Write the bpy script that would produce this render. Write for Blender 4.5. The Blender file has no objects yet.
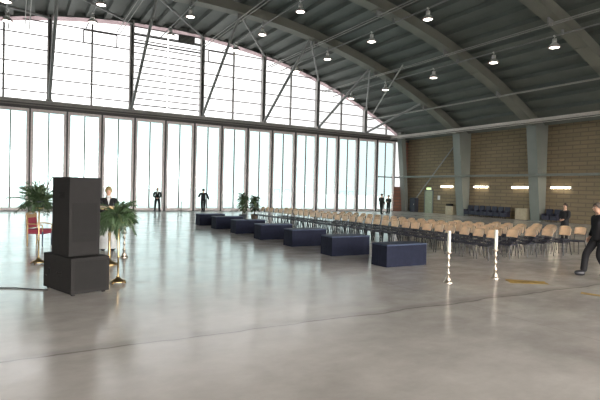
import bpy, bmesh, math, random
from mathutils import Vector, Matrix
random.seed(7)
PI = math.pi
S = bpy.context.scene
C = S.collection

# ------------------------------------------------------------------ render look
S.view_settings.view_transform = 'Standard'
S.view_settings.look = 'None'
S.view_settings.gamma = 1
S.view_settings.exposure = 0.0
try:
    S.cycles.use_denoising = True
    S.cycles.max_bounces = 10
    S.cycles.diffuse_bounces = 5
    S.cycles.glossy_bounces = 4
    S.cycles.transparent_max_bounces = 12
    S.cycles.sample_clamp_indirect = 8
    S.cycles.pixel_filter_type = 'BLACKMAN_HARRIS'
    S.cycles.filter_width = 1.4
except Exception:
    pass

# ------------------------------------------------------------------ materials
MATS = {}
def new_mat(name):
    m = bpy.data.materials.new(name); m.use_nodes = True
    nt = m.node_tree
    return m, nt, nt.nodes['Principled BSDF']

def mat(name, col, rough=.6, metal=0., noise=.08, scale=6., spec=.5, emit=None, es=0.):
    """plain material with a slight procedural mottling of its own colour"""
    if name in MATS: return MATS[name]
    m, nt, b = new_mat(name)
    b.inputs['Roughness'].default_value = rough
    b.inputs['Metallic'].default_value = metal
    b.inputs['Specular IOR Level'].default_value = spec
    tc = nt.nodes.new('ShaderNodeTexCoord')
    n = nt.nodes.new('ShaderNodeTexNoise'); n.inputs['Scale'].default_value = scale
    n.inputs['Detail'].default_value = 3
    r = nt.nodes.new('ShaderNodeValToRGB')
    r.color_ramp.elements[0].position = .3; r.color_ramp.elements[1].position = .7
    r.color_ramp.elements[0].color = tuple(c*(1-noise) for c in col) + (1,)
    r.color_ramp.elements[1].color = tuple(min(1, c*(1+noise)) for c in col) + (1,)
    nt.links.new(tc.outputs['Object'], n.inputs['Vector'])
    nt.links.new(n.outputs['Fac'], r.inputs['Fac'])
    nt.links.new(r.outputs['Color'], b.inputs['Base Color'])
    if emit:
        b.inputs['Emission Color'].default_value = tuple(emit) + (1,)
        b.inputs['Emission Strength'].default_value = es
    MATS[name] = m
    return m

def floor_mat():
    m, nt, b = new_mat('polished_concrete')
    L = nt.links.new; N = nt.nodes.new
    tc = N('ShaderNodeTexCoord')
    n1 = N('ShaderNodeTexNoise'); n1.inputs['Scale'].default_value = .45; n1.inputs['Detail'].default_value = 6; n1.inputs['Roughness'].default_value = .62
    n2 = N('ShaderNodeTexNoise'); n2.inputs['Scale'].default_value = 1.7; n2.inputs['Detail'].default_value = 8; n2.inputs['Roughness'].default_value = .68
    mp = N('ShaderNodeMapping'); mp.inputs['Scale'].default_value = (.8, 1.25, 1); mp.inputs['Rotation'].default_value = (0, 0, -.35)
    L(tc.outputs['Object'], n1.inputs['Vector']); L(tc.outputs['Object'], mp.inputs['Vector']); L(mp.outputs['Vector'], n2.inputs['Vector'])
    r1 = N('ShaderNodeValToRGB'); e = r1.color_ramp.elements
    e[0].position = .33; e[0].color = (.60, .565, .53, 1); e[1].position = .68; e[1].color = (.84, .80, .755, 1)
    L(n1.outputs['Fac'], r1.inputs['Fac'])
    r2 = N('ShaderNodeValToRGB'); e = r2.color_ramp.elements
    e[0].position = .1; e[0].color = (.66, .645, .63, 1); e[1].position = .95; e[1].color = (1, 1, 1, 1)
    L(n2.outputs['Fac'], r2.inputs['Fac'])
    mx = N('ShaderNodeMix'); mx.data_type = 'RGBA'; mx.blend_type = 'MULTIPLY'; mx.inputs['Factor'].default_value = 1
    L(r1.outputs['Color'], mx.inputs['A']); L(r2.outputs['Color'], mx.inputs['B'])
    # worn joint across the floor at y = 6.2 (wavering crack line) and saw cut bays
    sp = N('ShaderNodeSeparateXYZ'); L(tc.outputs['Object'], sp.inputs['Vector'])
    n3 = N('ShaderNodeTexNoise'); n3.inputs['Scale'].default_value = 1.1; n3.inputs['Detail'].default_value = 7
    L(tc.outputs['Object'], n3.inputs['Vector'])
    wob = N('ShaderNodeMath'); wob.operation = 'MULTIPLY_ADD'; wob.inputs[1].default_value = .30; wob.inputs[2].default_value = -.15
    L(n3.outputs['Fac'], wob.inputs[0])
    def line(sock, at, w, strength, wobble):
        a = N('ShaderNodeMath'); a.operation = 'SUBTRACT'; L(sock, a.inputs[0]); a.inputs[1].default_value = at
        s = a.outputs[0]
        if wobble:
            q = N('ShaderNodeMath'); q.operation = 'ADD'; L(s, q.inputs[0]); L(wob.outputs[0], q.inputs[1]); s = q.outputs[0]
        ab = N('ShaderNodeMath'); ab.operation = 'ABSOLUTE'; L(s, ab.inputs[0])
        mr = N('ShaderNodeMapRange'); mr.interpolation_type = 'SMOOTHSTEP'
        mr.inputs['From Min'].default_value = 0; mr.inputs['From Max'].default_value = w
        mr.inputs['To Min'].default_value = strength; mr.inputs['To Max'].default_value = 0
        L(ab.outputs[0], mr.inputs['Value'])
        return mr.outputs['Result']
    f1 = line(sp.outputs['Y'], 6.2, .05, .62, True)
    f2 = line(sp.outputs['Y'], 6.28, .22, .26, True)
    f3 = line(sp.outputs['Y'], 13.6, .02, .35, False)
    f4 = line(sp.outputs['X'], 6.9, .02, .18, False)
    f5 = line(sp.outputs['Y'], 21.0, .02, .30, False)
    acc = f1
    for f in (f2, f3, f4, f5):
        q = N('ShaderNodeMath'); q.operation = 'MAXIMUM'; L(acc, q.inputs[0]); L(f, q.inputs[1]); acc = q.outputs[0]
    mj = N('ShaderNodeMix'); mj.data_type = 'RGBA'
    L(acc, mj.inputs['Factor']); L(mx.outputs['Result'], mj.inputs['A']); mj.inputs['B'].default_value = (.13, .115, .10, 1)
    L(mj.outputs['Result'], b.inputs['Base Color'])
    rr = N('ShaderNodeMapRange'); rr.inputs['From Min'].default_value = .1; rr.inputs['From Max'].default_value = .9; rr.inputs['To Min'].default_value = FLOOR_R[0]; rr.inputs['To Max'].default_value = FLOOR_R[1]
    L(n2.outputs['Fac'], rr.inputs['Value']); L(rr.outputs['Result'], b.inputs['Roughness'])
    b.inputs['Specular IOR Level'].default_value = .8

    bp = N('ShaderNodeBump'); bp.inputs['Strength'].default_value = .03; bp.inputs['Distance'].default_value = .02
    L(n1.outputs['Fac'], bp.inputs['Height']); L(bp.outputs['Normal'], b.inputs['Normal'])
    return m

def brick_mat(name, c1, c2, cm, rot):
    m, nt, b = new_mat(name)
    L = nt.links.new; N = nt.nodes.new
    tc = N('ShaderNodeTexCoord'); sx = N('ShaderNodeSeparateXYZ'); mp = N('ShaderNodeCombineXYZ')
    L(tc.outputs['Object'], sx.inputs[0]); L(sx.outputs[rot], mp.inputs['X']); L(sx.outputs['Z'], mp.inputs['Y'])
    br = N('ShaderNodeTexBrick')
    br.inputs['Scale'].default_value = 1.0; br.inputs['Brick Width'].default_value = 1.1; br.inputs['Row Height'].default_value = .30
    br.inputs['Mortar Size'].default_value = .04; br.inputs['Color1'].default_value = c1 + (1,); br.inputs['Color2'].default_value = c2 + (1,)
    br.inputs['Mortar'].default_value = cm + (1,)
    L(mp.outputs['Vector'], br.inputs['Vector'])
    n = N('ShaderNodeTexNoise'); n.inputs['Scale'].default_value = .5; n.inputs['Detail'].default_value = 5
    L(tc.outputs['Object'], n.inputs['Vector'])
    r = N('ShaderNodeValToRGB'); r.color_ramp.elements[0].color = (.75, .75, .75, 1); r.color_ramp.elements[1].color = (1.15, 1.1, 1.0, 1)
    L(n.outputs['Fac'], r.inputs['Fac'])
    mx = N('ShaderNodeMix'); mx.data_type = 'RGBA'; mx.blend_type = 'MULTIPLY'; mx.inputs['Factor'].default_value = 1
    L(br.outputs['Color'], mx.inputs['A']); L(r.outputs['Color'], mx.inputs['B'])
    L(mx.outputs['Result'], b.inputs['Base Color']); b.inputs['Roughness'].default_value = .85
    return m

def glass_mat(name, tint, gl=.06, frost=0.):
    m = bpy.data.materials.new(name); m.use_nodes = True
    nt = m.node_tree; nt.nodes.clear(); N = nt.nodes.new; L = nt.links.new
    o = N('ShaderNodeOutputMaterial'); t = N('ShaderNodeBsdfTransparent'); t.inputs['Color'].default_value = tint + (1,)
    g = N('ShaderNodeBsdfGlossy'); g.inputs['Roughness'].default_value = .03
    mx = N('ShaderNodeMixShader'); mx.inputs[0].default_value = gl
    L(t.outputs[0], mx.inputs[1]); L(g.outputs[0], mx.inputs[2])
    out = mx
    if frost:
        tl = N('ShaderNodeBsdfTranslucent'); tl.inputs['Color'].default_value = tint + (1,)
        m2 = N('ShaderNodeMixShader'); m2.inputs[0].default_value = frost
        L(mx.outputs[0], m2.inputs[1]); L(tl.outputs[0], m2.inputs[2]); out = m2
    L(out.outputs[0], o.inputs['Surface'])
    return m

FLOOR_R = (.04, .34)
M_floor = floor_mat()
M_brick = brick_mat('tan_brick', (.27, .215, .14), (.235, .187, .12), (.175, .145, .105), 'Y')
M_brickend = brick_mat('red_brown_brick', (.26, .12, .085), (.20, .09, .07), (.15, .10, .08), 'X')
M_plain = mat('plaster', (.4, .38, .35), .8)
M_roof = mat('roof_deck', (.118, .134, .124), .55, noise=.12, scale=.6)
M_purlin = mat('purlin_paint', (.095, .11, .10), .5)
M_rib = mat('rib_paint', (.185, .188, .16), .55, noise=.06, scale=.8)
M_col = mat('column_paint', (.20, .215, .195), .55, noise=.06, scale=.8)
M_steel = mat('steel_grey', (.33, .32, .31), .45)
M_tube = mat('tube_light', (.34, .34, .32), .4)
M_tubed = mat('tube_mid', (.25, .255, .25), .45)
M_frame = mat('frame_pale', (.78, .71, .71), .5)
M_joint = mat('frame_joint', (.07, .065, .065), .6)
M_head = mat('door_head', (.20, .19, .17), .5)
M_bar = mat('glazing_bar', (.16, .13, .13), .5)
M_glass = glass_mat('door_glass', (.74, .95, .94))
M_glassu = glass_mat('upper_glass', (.97, .965, .965))
M_flash = glass_mat('arch_strip', (.62, .54, .55), .05, .55)
M_apron = mat('apron_concrete', (.13, .14, .14), .8)
M_black = mat('speaker_black', (.020, .019, .0185), .8, spec=.25)
M_black2 = mat('speaker_grille', (.0185, .018, .0175), .85, spec=.2)
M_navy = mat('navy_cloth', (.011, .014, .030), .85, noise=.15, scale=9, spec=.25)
M_navylit = mat('navy_lit_top', (.03, .047, .09), .6, noise=.12, scale=9)  # lit copy of the navy cloth, window light painted into the colour
M_beech = mat('beech', (.84, .58, .36), .28, noise=.18, scale=5)
M_seat = mat('seat_dark', (.022, .024, .045), .6)
M_legs = mat('leg_dark', (.020, .020, .024), .4)
M_brass = mat('brass', (.50, .36, .18), .33, metal=1.)
M_silver = mat('silvered_brass', (.62, .54, .45), .40, metal=1.)
M_candle = mat('candle_wax', (.86, .83, .74), .5)
M_wick = mat('wick', (.03, .03, .03), .9)
M_leaf = mat('leaf_green', (.060, .105, .045), .5, noise=.35, scale=3)
M_leaf2 = mat('leaf_olive', (.085, .115, .05), .55, noise=.35, scale=3)
M_stem = mat('stem_brown', (.12, .085, .05), .8)
M_pot = mat('pot_slate', (.06, .07, .085), .5)
M_potb = mat('pot_brown', (.20, .14, .09), .6)
M_suit = mat('suit_dark', (.02, .02, .022), .85, spec=.2)
M_suit2 = mat('suit_green', (.03, .034, .032), .85, spec=.2)
M_skin = mat('skin', (.50, .30, .21), .55)
M_shirt = mat('white_shirt', (.75, .75, .75), .7)
M_hairg = mat('hair_grey', (.10, .08, .065), .8)
M_hairb = mat('hair_brown', (.05, .033, .025), .7)
M_hairy = mat('hair_blonde', (.30, .23, .10), .6)
M_robe = mat('robe_pale', (.62, .64, .64), .8)
M_eye = mat('eye_white', (.7, .7, .68), .3)
M_red = mat('red_fabric', (.33, .045, .075), .8)
M_wood = mat('chair_wood', (.45, .30, .14), .45)
M_blueleg = mat('chair_leg_blue', (.07, .09, .13), .5)
M_yellow = mat('yellow_paint', (.42, .27, .07), .6, noise=.35, scale=5)
M_tan = mat('tan_board', (.42, .36, .25), .6)
M_doorg = mat('door_green', (.33, .37, .26), .55)
M_cabb = mat('cabinet_blue', (.024, .026, .040), .7)
M_lamp = mat('lamp_housing', (.72, .72, .70), .35, metal=.3)
M_lampr = mat('lamp_rim', (.36, .24, .22), .5)
M_glow = mat('lamp_glow', (1, 1, 1), .5, emit=(1, .93, .82), es=8.)
M_tubeglow = mat('tube_glow', (1, 1, 1), .5, emit=(1, .86, .62), es=14.)
M_sign = mat('exit_green', (.1, .5, .2), .5, emit=(.75, 1., .35), es=1.6)
M_white = mat('white_notice', (.7, .7, .7), .7)
M_cable = mat('cable_black', (.025, .025, .025), .7)
M_pale = mat('rail_pale', (.52, .49, .46), .5)
M_louver = mat('louver_dark', (.05, .05, .05), .6)

# ------------------------------------------------------------------ mesh builder
class MB:
    def __init__(s): s.v = []; s.f = []; s.mi = []; s.sm = []; s.mats = []
    def _m(s, m):
        if m not in s.mats: s.mats.append(m)
        return s.mats.index(m)
    def face(s, pts, m, smooth=False):
        b = len(s.v); s.v += [tuple(p) for p in pts]; s.f.append(tuple(range(b, b+len(pts)))); s.mi.append(s._m(m)); s.sm.append(smooth)
    def mesh(s, vs, fs, m, smooth=False):
        b = len(s.v); s.v += [tuple(p) for p in vs]; k = s._m(m)
        for f in fs: s.f.append(tuple(b+i for i in f)); s.mi.append(k); s.sm.append(smooth)
    def box(s, c, d, m, rz=0., bev=0., rx=0., ry=0.):
        bm = bmesh.new(); bmesh.ops.create_cube(bm, size=1)
        for v in bm.verts: v.co = Vector((v.co.x*d[0], v.co.y*d[1], v.co.z*d[2]))
        if bev: bmesh.ops.bevel(bm, geom=bm.edges[:], offset=bev, segments=2, affect='EDGES', profile=.6)
        T = Matrix.Translation(c) @ Matrix.Rotation(rz, 4, 'Z') @ Matrix.Rotation(ry, 4, 'Y') @ Matrix.Rotation(rx, 4, 'X')
        bm.verts.index_update()
        s.mesh([T @ v.co for v in bm.verts], [[v.index for v in f.verts] for f in bm.faces], m, False); bm.free()
    def bb(s, x0, x1, y0, y1, z0, z1, m, bev=0.):
        s.box(((x0+x1)/2, (y0+y1)/2, (z0+z1)/2), (abs(x1-x0), abs(y1-y0), abs(z1-z0)), m, bev=bev)
    def tube(s, pts, rad, m, n=8, caps=True):
        pts = [Vector(p) for p in pts]; N = len(pts)
        rads = rad if isinstance(rad, (list, tuple)) else [rad]*N
        vs = []; fs = []; up = None
        for i, p in enumerate(pts):
            t = (pts[min(i+1, N-1)] - pts[max(i-1, 0)]).normalized()
            if up is None: up = Vector((0, 0, 1)) if abs(t.z) < .9 else Vector((1, 0, 0))
            a = t.cross(up).normalized(); up = a.cross(t).normalized()
            for k in range(n):
                an = 2*PI*k/n; vs.append(p + (a*math.cos(an) + up*math.sin(an))*rads[i])
        for i in range(N-1):
            for k in range(n):
                fs.append((i*n+k, i*n+(k+1) % n, (i+1)*n+(k+1) % n, (i+1)*n+k))
        s.mesh(vs, fs, m, True)
        if caps:
            s.face(vs[:n][::-1], m); s.face(vs[-n:], m)
    def lathe(s, prof, m, c=(0, 0, 0), n=16):
        vs = []; fs = []
        for r, z in prof:
            for k in range(n):
                a = 2*PI*k/n; vs.append((c[0]+r*math.cos(a), c[1]+r*math.sin(a), c[2]+z))
        for i in range(len(prof)-1):
            for k in range(n):
                fs.append((i*n+k, i*n+(k+1) % n, (i+1)*n+(k+1) % n, (i+1)*n+k))
        s.mesh(vs, fs, m, True)
        if prof[0][0] > 1e-4: s.face(vs[:n][::-1], m)
        if prof[-1][0] > 1e-4: s.face(vs[-n:], m)
    def ball(s, c, r, m, n=10, k=7):
        r = r if isinstance(r, (tuple, list)) else (r, r, r)
        vs = []; fs = []
        for i in range(k+1):
            th = PI*i/k
            for j in range(n):
                ph = 2*PI*j/n
                vs.append((c[0]+r[0]*math.sin(th)*math.cos(ph), c[1]+r[1]*math.sin(th)*math.sin(ph), c[2]+r[2]*math.cos(th)))
        for i in range(k):
            for j in range(n): fs.append((i*n+j, (i+1)*n+j, (i+1)*n+(j+1) % n, i*n+(j+1) % n))
        s.mesh(vs, fs, m, True)
    def build(s, name, parent=None, label=None, kind=None):
        me = bpy.data.meshes.new(name); me.from_pydata(s.v, [], s.f)
        for m in s.mats: me.materials.append(m)
        me.polygons.foreach_set('material_index', s.mi); me.polygons.foreach_set('use_smooth', s.sm)
        me.update()
        o = bpy.data.objects.new(name, me); C.objects.link(o)
        if parent: o.parent = parent
        if label: o['label'] = label
        if kind: o['kind'] = kind
        return o

def thing(name, label, cat, loc=(0, 0, 0), rz=0., group=None):
    o = bpy.data.objects.new(name, None); C.objects.link(o)
    o.location = loc; o.rotation_euler = (0, 0, rz); o['label'] = label; o['category'] = cat
    if group: o['group'] = group
    return o
def tag(o, label, cat, group=None):
    o['label'] = label; o['category'] = cat
    if group: o['group'] = group
    return o
def dup(root, loc, rz, label, group=None):
    r = root.copy(); C.objects.link(r); r.location = loc; r.rotation_euler = (0, 0, rz); r['label'] = label
    if group: r['group'] = group
    for ch in list(root.children):
        c = ch.copy(); C.objects.link(c); c.parent = r
        for g in list(ch.children):
            d = g.copy(); C.objects.link(d); d.parent = c
    return r
def smooth_add(mb): return mb

ORD = ['first', 'second', 'third', 'fourth', 'fifth', 'sixth', 'seventh', 'eighth', 'ninth', 'tenth', 'eleventh', 'twelfth',
       'thirteenth', 'fourteenth', 'fifteenth', 'sixteenth', 'seventeenth', 'eighteenth', 'nineteenth', 'twentieth', 'twenty-first',
       'twenty-second', 'twenty-third', 'twenty-fourth', 'twenty-fifth', 'twenty-sixth', 'twenty-seventh', 'twenty-eighth',
       'twenty-ninth', 'thirtieth', 'thirty-first', 'thirty-second', 'thirty-third', 'thirty-fourth']

# ------------------------------------------------------------------ the hall
XW, XL, YD, YB = 35.1, -15.5, 39.07, -14.0
AC, AZ, AR = 9.8, 14.36, 47.5
def arch(x): return AZ - (AR - math.sqrt(AR*AR - (x-AC)**2))

o = MB(); o.bb(XL-.3, XW+.3, YB-.3, YD+.3, -.3, 0, M_floor); o.build('floor', kind='structure')
# the apron outside the doors
o = MB(); o.bb(-120, 150, YD+.35, 260, -.5, -.06, M_apron); o.build('outside_ground', kind='structure')
o = MB(); o.bb(-120, 150, -160, YB-.35, -.5, -.06, M_apron); o.build('outside_ground', kind='structure')

# corrugated barrel roof: deep trapezoidal deck running along the hall, one mesh
o = MB()
th0 = math.asin((XL-.3-AC)/AR); th1 = math.asin((XW+.3-AC)/AR)
pitch = 1.25; nseg = int((th1-th0)*AR/pitch)
pr = []
for i in range(nseg):
    for fr, d in ((0, 0), (.36, 0), (.42, .24), (.94, .24)):
        t = th0 + (th1-th0)*(i+fr)/nseg
        pr.append((AC+(AR+d)*math.sin(t), AZ-AR+(AR+d)*math.cos(t)))
vs = [(x, YB-.3, z) for x, z in pr] + [(x, YD+.3, z) for x, z in pr]
n = len(pr)
o.mesh(vs, [(i, i+1, n+i+1, n+i) for i in range(n-1)], M_roof)
# outer skin so no light leaks
pr2 = []
for i in range(41):
    t = th0 + (th1-th0)*i/40; pr2.append((AC+(AR+.5)*math.sin(t), AZ-AR+(AR+.5)*math.cos(t)))
vs = [(x, YB-.3, z) for x, z in pr2] + [(x, YD+.3, z) for x, z in pr2]; n = len(pr2)
o.mesh(vs, [(i, i+1, n+i+1, n+i) for i in range(n-1)], M_roof)
o.build('ceiling', kind='structure')

# side and rear walls
o = MB(); o.bb(XW, XW+.3, YB-.3, YD+.3, 0, arch(XW)+.5, M_brick); o.build('wall_right', kind='structure')
o = MB(); o.bb(XL-.3, XL, YB-.3, YD+.3, 0, arch(XL)+.5, M_plain); o.build('wall_left', kind='structure')
o = MB(); o.bb(XL-.3, XL+3, YB-.3, YB, 0, AZ+.5, M_plain); o.bb(XW-5, XW+.3, YB-.3, YB, 0, AZ+.5, M_plain); o.bb(XL+3, XW-5, YB-.3, YB, 7.6, AZ+.5, M_plain)
o.build('wall_rear', kind='structure')
# unseen glazing added behind the camera to let fill light into the hall
fr = MB(); nb = 14; bx = (XW-5-XL-3)/nb
for i in range(nb+1): fr.bb(XL+3+bx*i-.12, XL+3+bx*i+.12, YB-.2, YB, 0, 7.6, M_frame)
fr.bb(XL+3, XW-5, YB-.2, YB, 0, .2, M_frame); fr.bb(XL+3, XW-5, YB-.2, YB, 7.4, 7.6, M_frame)
w_ = fr.build('window_98', kind='structure')
for i in range(nb):
    g = MB(); g.face([(XL+3+bx*i+.12, YB-.1, .2), (XL+3+bx*(i+1)-.12, YB-.1, .2), (XL+3+bx*(i+1)-.12, YB-.1, 7.4), (XL+3+bx*i+.12, YB-.1, 7.4)], M_glassu); g.build('pane', w_)

# arched box ribs and their wall columns
COLY = [38.55, 31.2, 23.83, 16.45, 9.1, 1.7, -5.7]
RD, RW = .62, .80
for ci, cy in enumerate(COLY):
    if ci > 0:
        o = MB(); N = 48; a0 = math.asin((XL+.9-AC)/(AR-RD)); a1 = math.asin((33.75-AC)/(AR-RD))
        vs = []; fs = []
        for i in range(N+1):
            t = a0+(a1-a0)*i/N
            for rr, yy in ((AR-.02, -RW/2), (AR-RD, -RW/2), (AR-RD, RW/2), (AR-.02, RW/2)):
                vs.append((AC+rr*math.sin(t), cy+yy, AZ-AR+rr*math.cos(t)))
        for i in range(N):
            for k in range(3): fs.append((i*4+k, i*4+k+1, i*4+4+k+1, i*4+4+k))
        fs.append((0, 1, 2, 3)); fs.append(tuple(N*4+k for k in (3, 2, 1, 0)))
        o.mesh(vs, fs, M_rib, False)
        # bolted splice plates under the rib
        for t in [a0+(a1-a0)*q for q in (.32, .5, .68, .86)]:
            rr = AR-RD-.015
            o.box((AC+rr*math.sin(t), cy, AZ-AR+rr*math.cos(t)), (.10, RW+.04, .05), M_rib, ry=t)
        o.build('arch_beam', kind='structure')
    o = MB()
    if ci == 0:
        zt = 8.0
        vs = [(34.35, cy-.3, 0), (34.35, cy+.3, 0), (34.75, cy+.3, 0), (34.75, cy-.3, 0), (33.45, cy-.3, zt), (33.45, cy+.3, zt), (34.0, cy+.3, zt), (34.0, cy-.3, zt)]
        o.mesh(vs, [(0, 1, 5, 4), (1, 2, 6, 5), (2, 3, 7, 6), (3, 0, 4, 7), (4, 5, 6, 7), (3, 2, 1, 0)], M_col)
    else:
        # tapered box column: face leans in a little towards the rib
        zt = 7.75
        vs = [(34.45, cy-.40, 0), (34.45, cy+.40, 0), (XW, cy+.40, 0), (XW, cy-.40, 0),
              (33.55, cy-.40, zt), (33.55, cy+.40, zt), (XW, cy+.40, zt), (XW, cy-.40, zt)]
        o.mesh(vs, [(0, 1, 5, 4), (1, 2, 6, 5), (2, 3, 7, 6), (3, 0, 4, 7), (4, 5, 6, 7), (3, 2, 1, 0)], M_col)
        o.bb(34.30, XW, cy-.46, cy+.46, 0, .05, M_col)
    o.build('wall_column', kind='structure')

# long pale eaves rail and lower pipe rail on the right wall
o = MB()
y0, y1 = YB+.2, YD-.1
o.bb(32.56, 32.64, y0, y1, 7.36, 7.51, M_pale); o.bb(32.50, 32.70, y0, y1, 7.51, 7.54, M_pale); o.bb(32.50, 32.70, y0, y1, 7.33, 7.36, M_pale); o.tube([(32.58, y0, 7.23), (32.58, y1, 7.23)], .03, M_pale, 6)
for cy in COLY[1:]: o.bb(32.64, 33.80, cy-.12, cy+.12, 7.28, 7.38, M_col)
o.build('eaves_trim', kind='structure')
o = MB(); o.tube([(33.80, y0, 3.50), (33.80, y1-.3, 3.50)], .10, M_col, 10)
for cy in COLY: o.bb(33.80, 34.15, cy-.1, cy+.1, 3.42, 3.58, M_col)
o.lathe([(.05, -.2), (.17, -.14), (.17, .12), (.06, .2)], M_col, (33.80, y1-.9, 3.50), 10)
o.build('wall_rail_trim', kind='structure')
o = MB(); o.tube([(34.85, 31.75, 7.1), (34.85, 38.0, .7)], .055, M_tubed, 8); o.build('wall_brace_trim', kind='structure')

# ------------------------------------------------------------------ glazed end wall
DX0, DS = .70, 2.3323
HB0, HB1 = 7.08, 7.68                       # the door head beam
o = MB()
o.bb(XL, XW, YD-.28, YD+.30, HB0+.20, HB1-.10, M_head)
o.bb(XL, XW, YD-.34, YD+.3, HB1-.10, HB1, M_steel)
o.bb(XL, XW, YD-.36, YD-.28, HB0+.26, HB0+.33, M_joint)
o.bb(XL, XW, YD-.22, YD+.3, HB0, HB0+.20, M_joint)
o.tube([(XL, YD-.32, HB0+.42), (XW, YD-.32, HB0+.42)], .05, M_steel, 8)
o.build('wall_head_beam', kind='structure')

def glazed_door(k):
    x0 = DX0+DS*(k-0) ; x1 = x0+DS; z0, z1 = .0, HB0
    o = MB(); st = .17; yf, yb = YD-.10, YD+.10
    o.bb(x0+.05, x0+.05+st, yf, yb, z0+.02, z1, M_frame); o.bb(x1-.05-st, x1-.05, yf, yb, z0+.02, z1, M_frame)
    o.bb(x0+.05+st, x1-.05-st, yf, yb, z1-.20, z1, M_frame); o.bb(x0+.05+st, x1-.05-st, yf, yb, z0+.02, z0+.23, M_frame)
    d = o.build('door_%d' % (k+7), kind='structure')
    j = MB(); j.bb(x0-.05, x0+.05, YD-.22, YD+.12, 0, z1, M_joint); j.build('joint_strip', d)
    mu = MB(); xm = (x0+x1)/2; mu.bb(xm-.04, xm+.04, YD-.05, YD+.05, .23, z1-.20, M_bar)
    if k == 13: mu.bb(x0+.22, x1-.22, YD-.05, YD+.05, 3.40, 3.50, M_joint)
    mu.build('mullion', d)
    for a, b in ((x0+.05+st, xm-.028), (xm+.028, x1-.05-st)):
        g = MB(); g.face([(a, YD, .23), (b, YD, .23), (b, YD, z1-.20), (a, YD, z1-.20)], M_glass); g.build('pane', d)
    t = {-1: (0, 1), 2: (1,), 5: (1,), 8: (0, 1), 11: (0, 1), -4: (0, 1)}.get(k, ())
    for sd in t:
        cx = xm + (.52 if sd else -.52); r = MB()
        for (a, b, c, e) in ((cx-.27, cx+.27, 1.05, 1.075), (cx-.27, cx+.27, 1.90, 1.925), (cx-.27, cx-.245, 1.05, 1.925), (cx+.245, cx+.27, 1.05, 1.925)):
            r.bb(a, b, YD-.03, YD-.012, c, e, M_tubed)
        r.build('push_bar_frame', d)
    return d
for k in range(-6, 14): glazed_door(k)
# bottom track
o = MB(); o.bb(XL, 33.4, YD-.14, YD+.2, 0, .03, M_joint); o.build('floor_track_trim', kind='structure')

# upper glazing bays between posts
POST = [1.85+5.515*k for k in range(-3, 7)]
mull = []
wn = 0
edges = []
for i, px in enumerate(POST): edges.append((px, .15)); edges.append((px+2.757, .06))
edges = [(XL+.02, .02)] + [e for e in edges if XL+.5 < e[0] < 34.3] + [(34.45, .05)]
for (xa, wa), (xb, wb) in zip(edges[:-1], edges[1:]):
    wn += 1
    z0 = HB1
    a, b = xa+wa, xb-wb
    top = [(a+(b-a)*q/8, arch(a+(b-a)*q/8)-.12) for q in range(9)]
    if min(t[1] for t in top) < z0+.05:
        top = [(x, max(z, z0+.04)) for x, z in top]
    shutter = 7.3 < (xa+xb)/2 < 12.9
    fr = MB()
    zs = [8.28+.98*q for q in range(7)]
    if shutter: zs = [8.12+.49*q for q in range(13)]
    for z in zs:
        # clip the bar to where the arch is above it
        L_, R_ = a, b
        while L_ < R_ and arch(L_)-.2 < z: L_ += .02
        while R_ > L_ and arch(R_)-.2 < z: R_ -= .02
        if R_-L_ > .1: fr.bb(L_, R_, YD-.03, YD+.03, z-.032, z+.032, M_bar)
    if shutter:
        for z in (12.80, 13.40): fr.bb(a, b, YD-.07, YD+.03, z-.045, z+.045, M_joint)
        fr.bb(a, b, YD-.06, YD+.04, 8.10, 8.16, M_joint)
    fr.bb(a, b, YD-.03, YD+.03, z0, z0+.05, M_bar)
    w = fr.build('window_%d' % wn, kind='structure')
    g = MB(); g.face([(a, YD, z0)] + [(b, YD, z0)] + [(x, YD, z) for x, z in top[::-1]], M_glassu); g.build('pane', w)
    for (rx0, rx1, rz0, rz1) in ((4.02, 6.31, 12.19, 13.10), (13.43, 15.66, 12.22, 13.12)):
        c0, c1 = max(rx0, a), min(rx1, b)
        if c1-c0 > .3:
            r = MB()
            r.bb(c0, c1, YD-.06, YD+.02, rz0-.035, rz0+.035, M_bar); r.bb(c0, c1, YD-.06, YD+.02, rz1-.035, rz1+.035, M_bar)
            for e in (rx0, rx1):
                if a <= e <= b: r.bb(e-.035, e+.035, YD-.06, YD+.02, rz0, rz1, M_bar)
            r.build('opening_light_frame', w)
for i, px in enumerate(POST):
    if not XL < px < 34: continue
    o = MB(); zt = arch(px)+.05
    o.bb(px-.15, px-.05, YD-.30, YD+.10, HB1, zt, M_steel); o.bb(px+.05, px+.15, YD-.30, YD+.10, HB1, zt, M_steel); o.bb(px-.05, px+.05, YD-.14, YD, HB1, zt, M_joint)
    o.bb(px-.2, px+.2, YD-.5, YD-.3, HB1-.06, HB1+.1, M_steel)
    o.build('window_post_beam', kind='structure')
    xm = px+2.757
    if xm < 34.2 and not (7.3 < xm < 12.9):
        o = MB(); o.bb(xm-.06, xm+.06, YD-.10, YD+.08, HB1, arch(xm)+.03, M_steel); o.build('window_post_beam', kind='structure')
# pale translucent strip along the arch on the end wall
o = MB(); N = 60; vs = []
for i in range(N+1):
    x = XL+.02+(34.9-XL)*i/N
    for dz in (-.34, .02):
        vs.append((x, YD-.03, arch(x)+dz))
o.mesh(vs, [(2*i, 2*i+2, 2*i+3, 2*i+1) for i in range(N)], M_flash)
vs2 = [(x, y+.04, z) for x, y, z in vs]
o.mesh(vs2, [(2*i, 2*i+2, 2*i+3, 2*i+1) for i in range(N)], M_flash)
o.build('arch_trim', kind='structure')
o = MB(); vs = []
for i in range(N+1):
    x = XL-.2+(35.2-XL)*i/N
    for dz in (-.06, .6): vs.append((x, YD-.05, arch(min(x, XW))+dz))
o.mesh(vs, [(2*i, 2*i+2, 2*i+3, 2*i+1) for i in range(N)], M_roof); o.build('wall_end', kind='structure')
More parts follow.
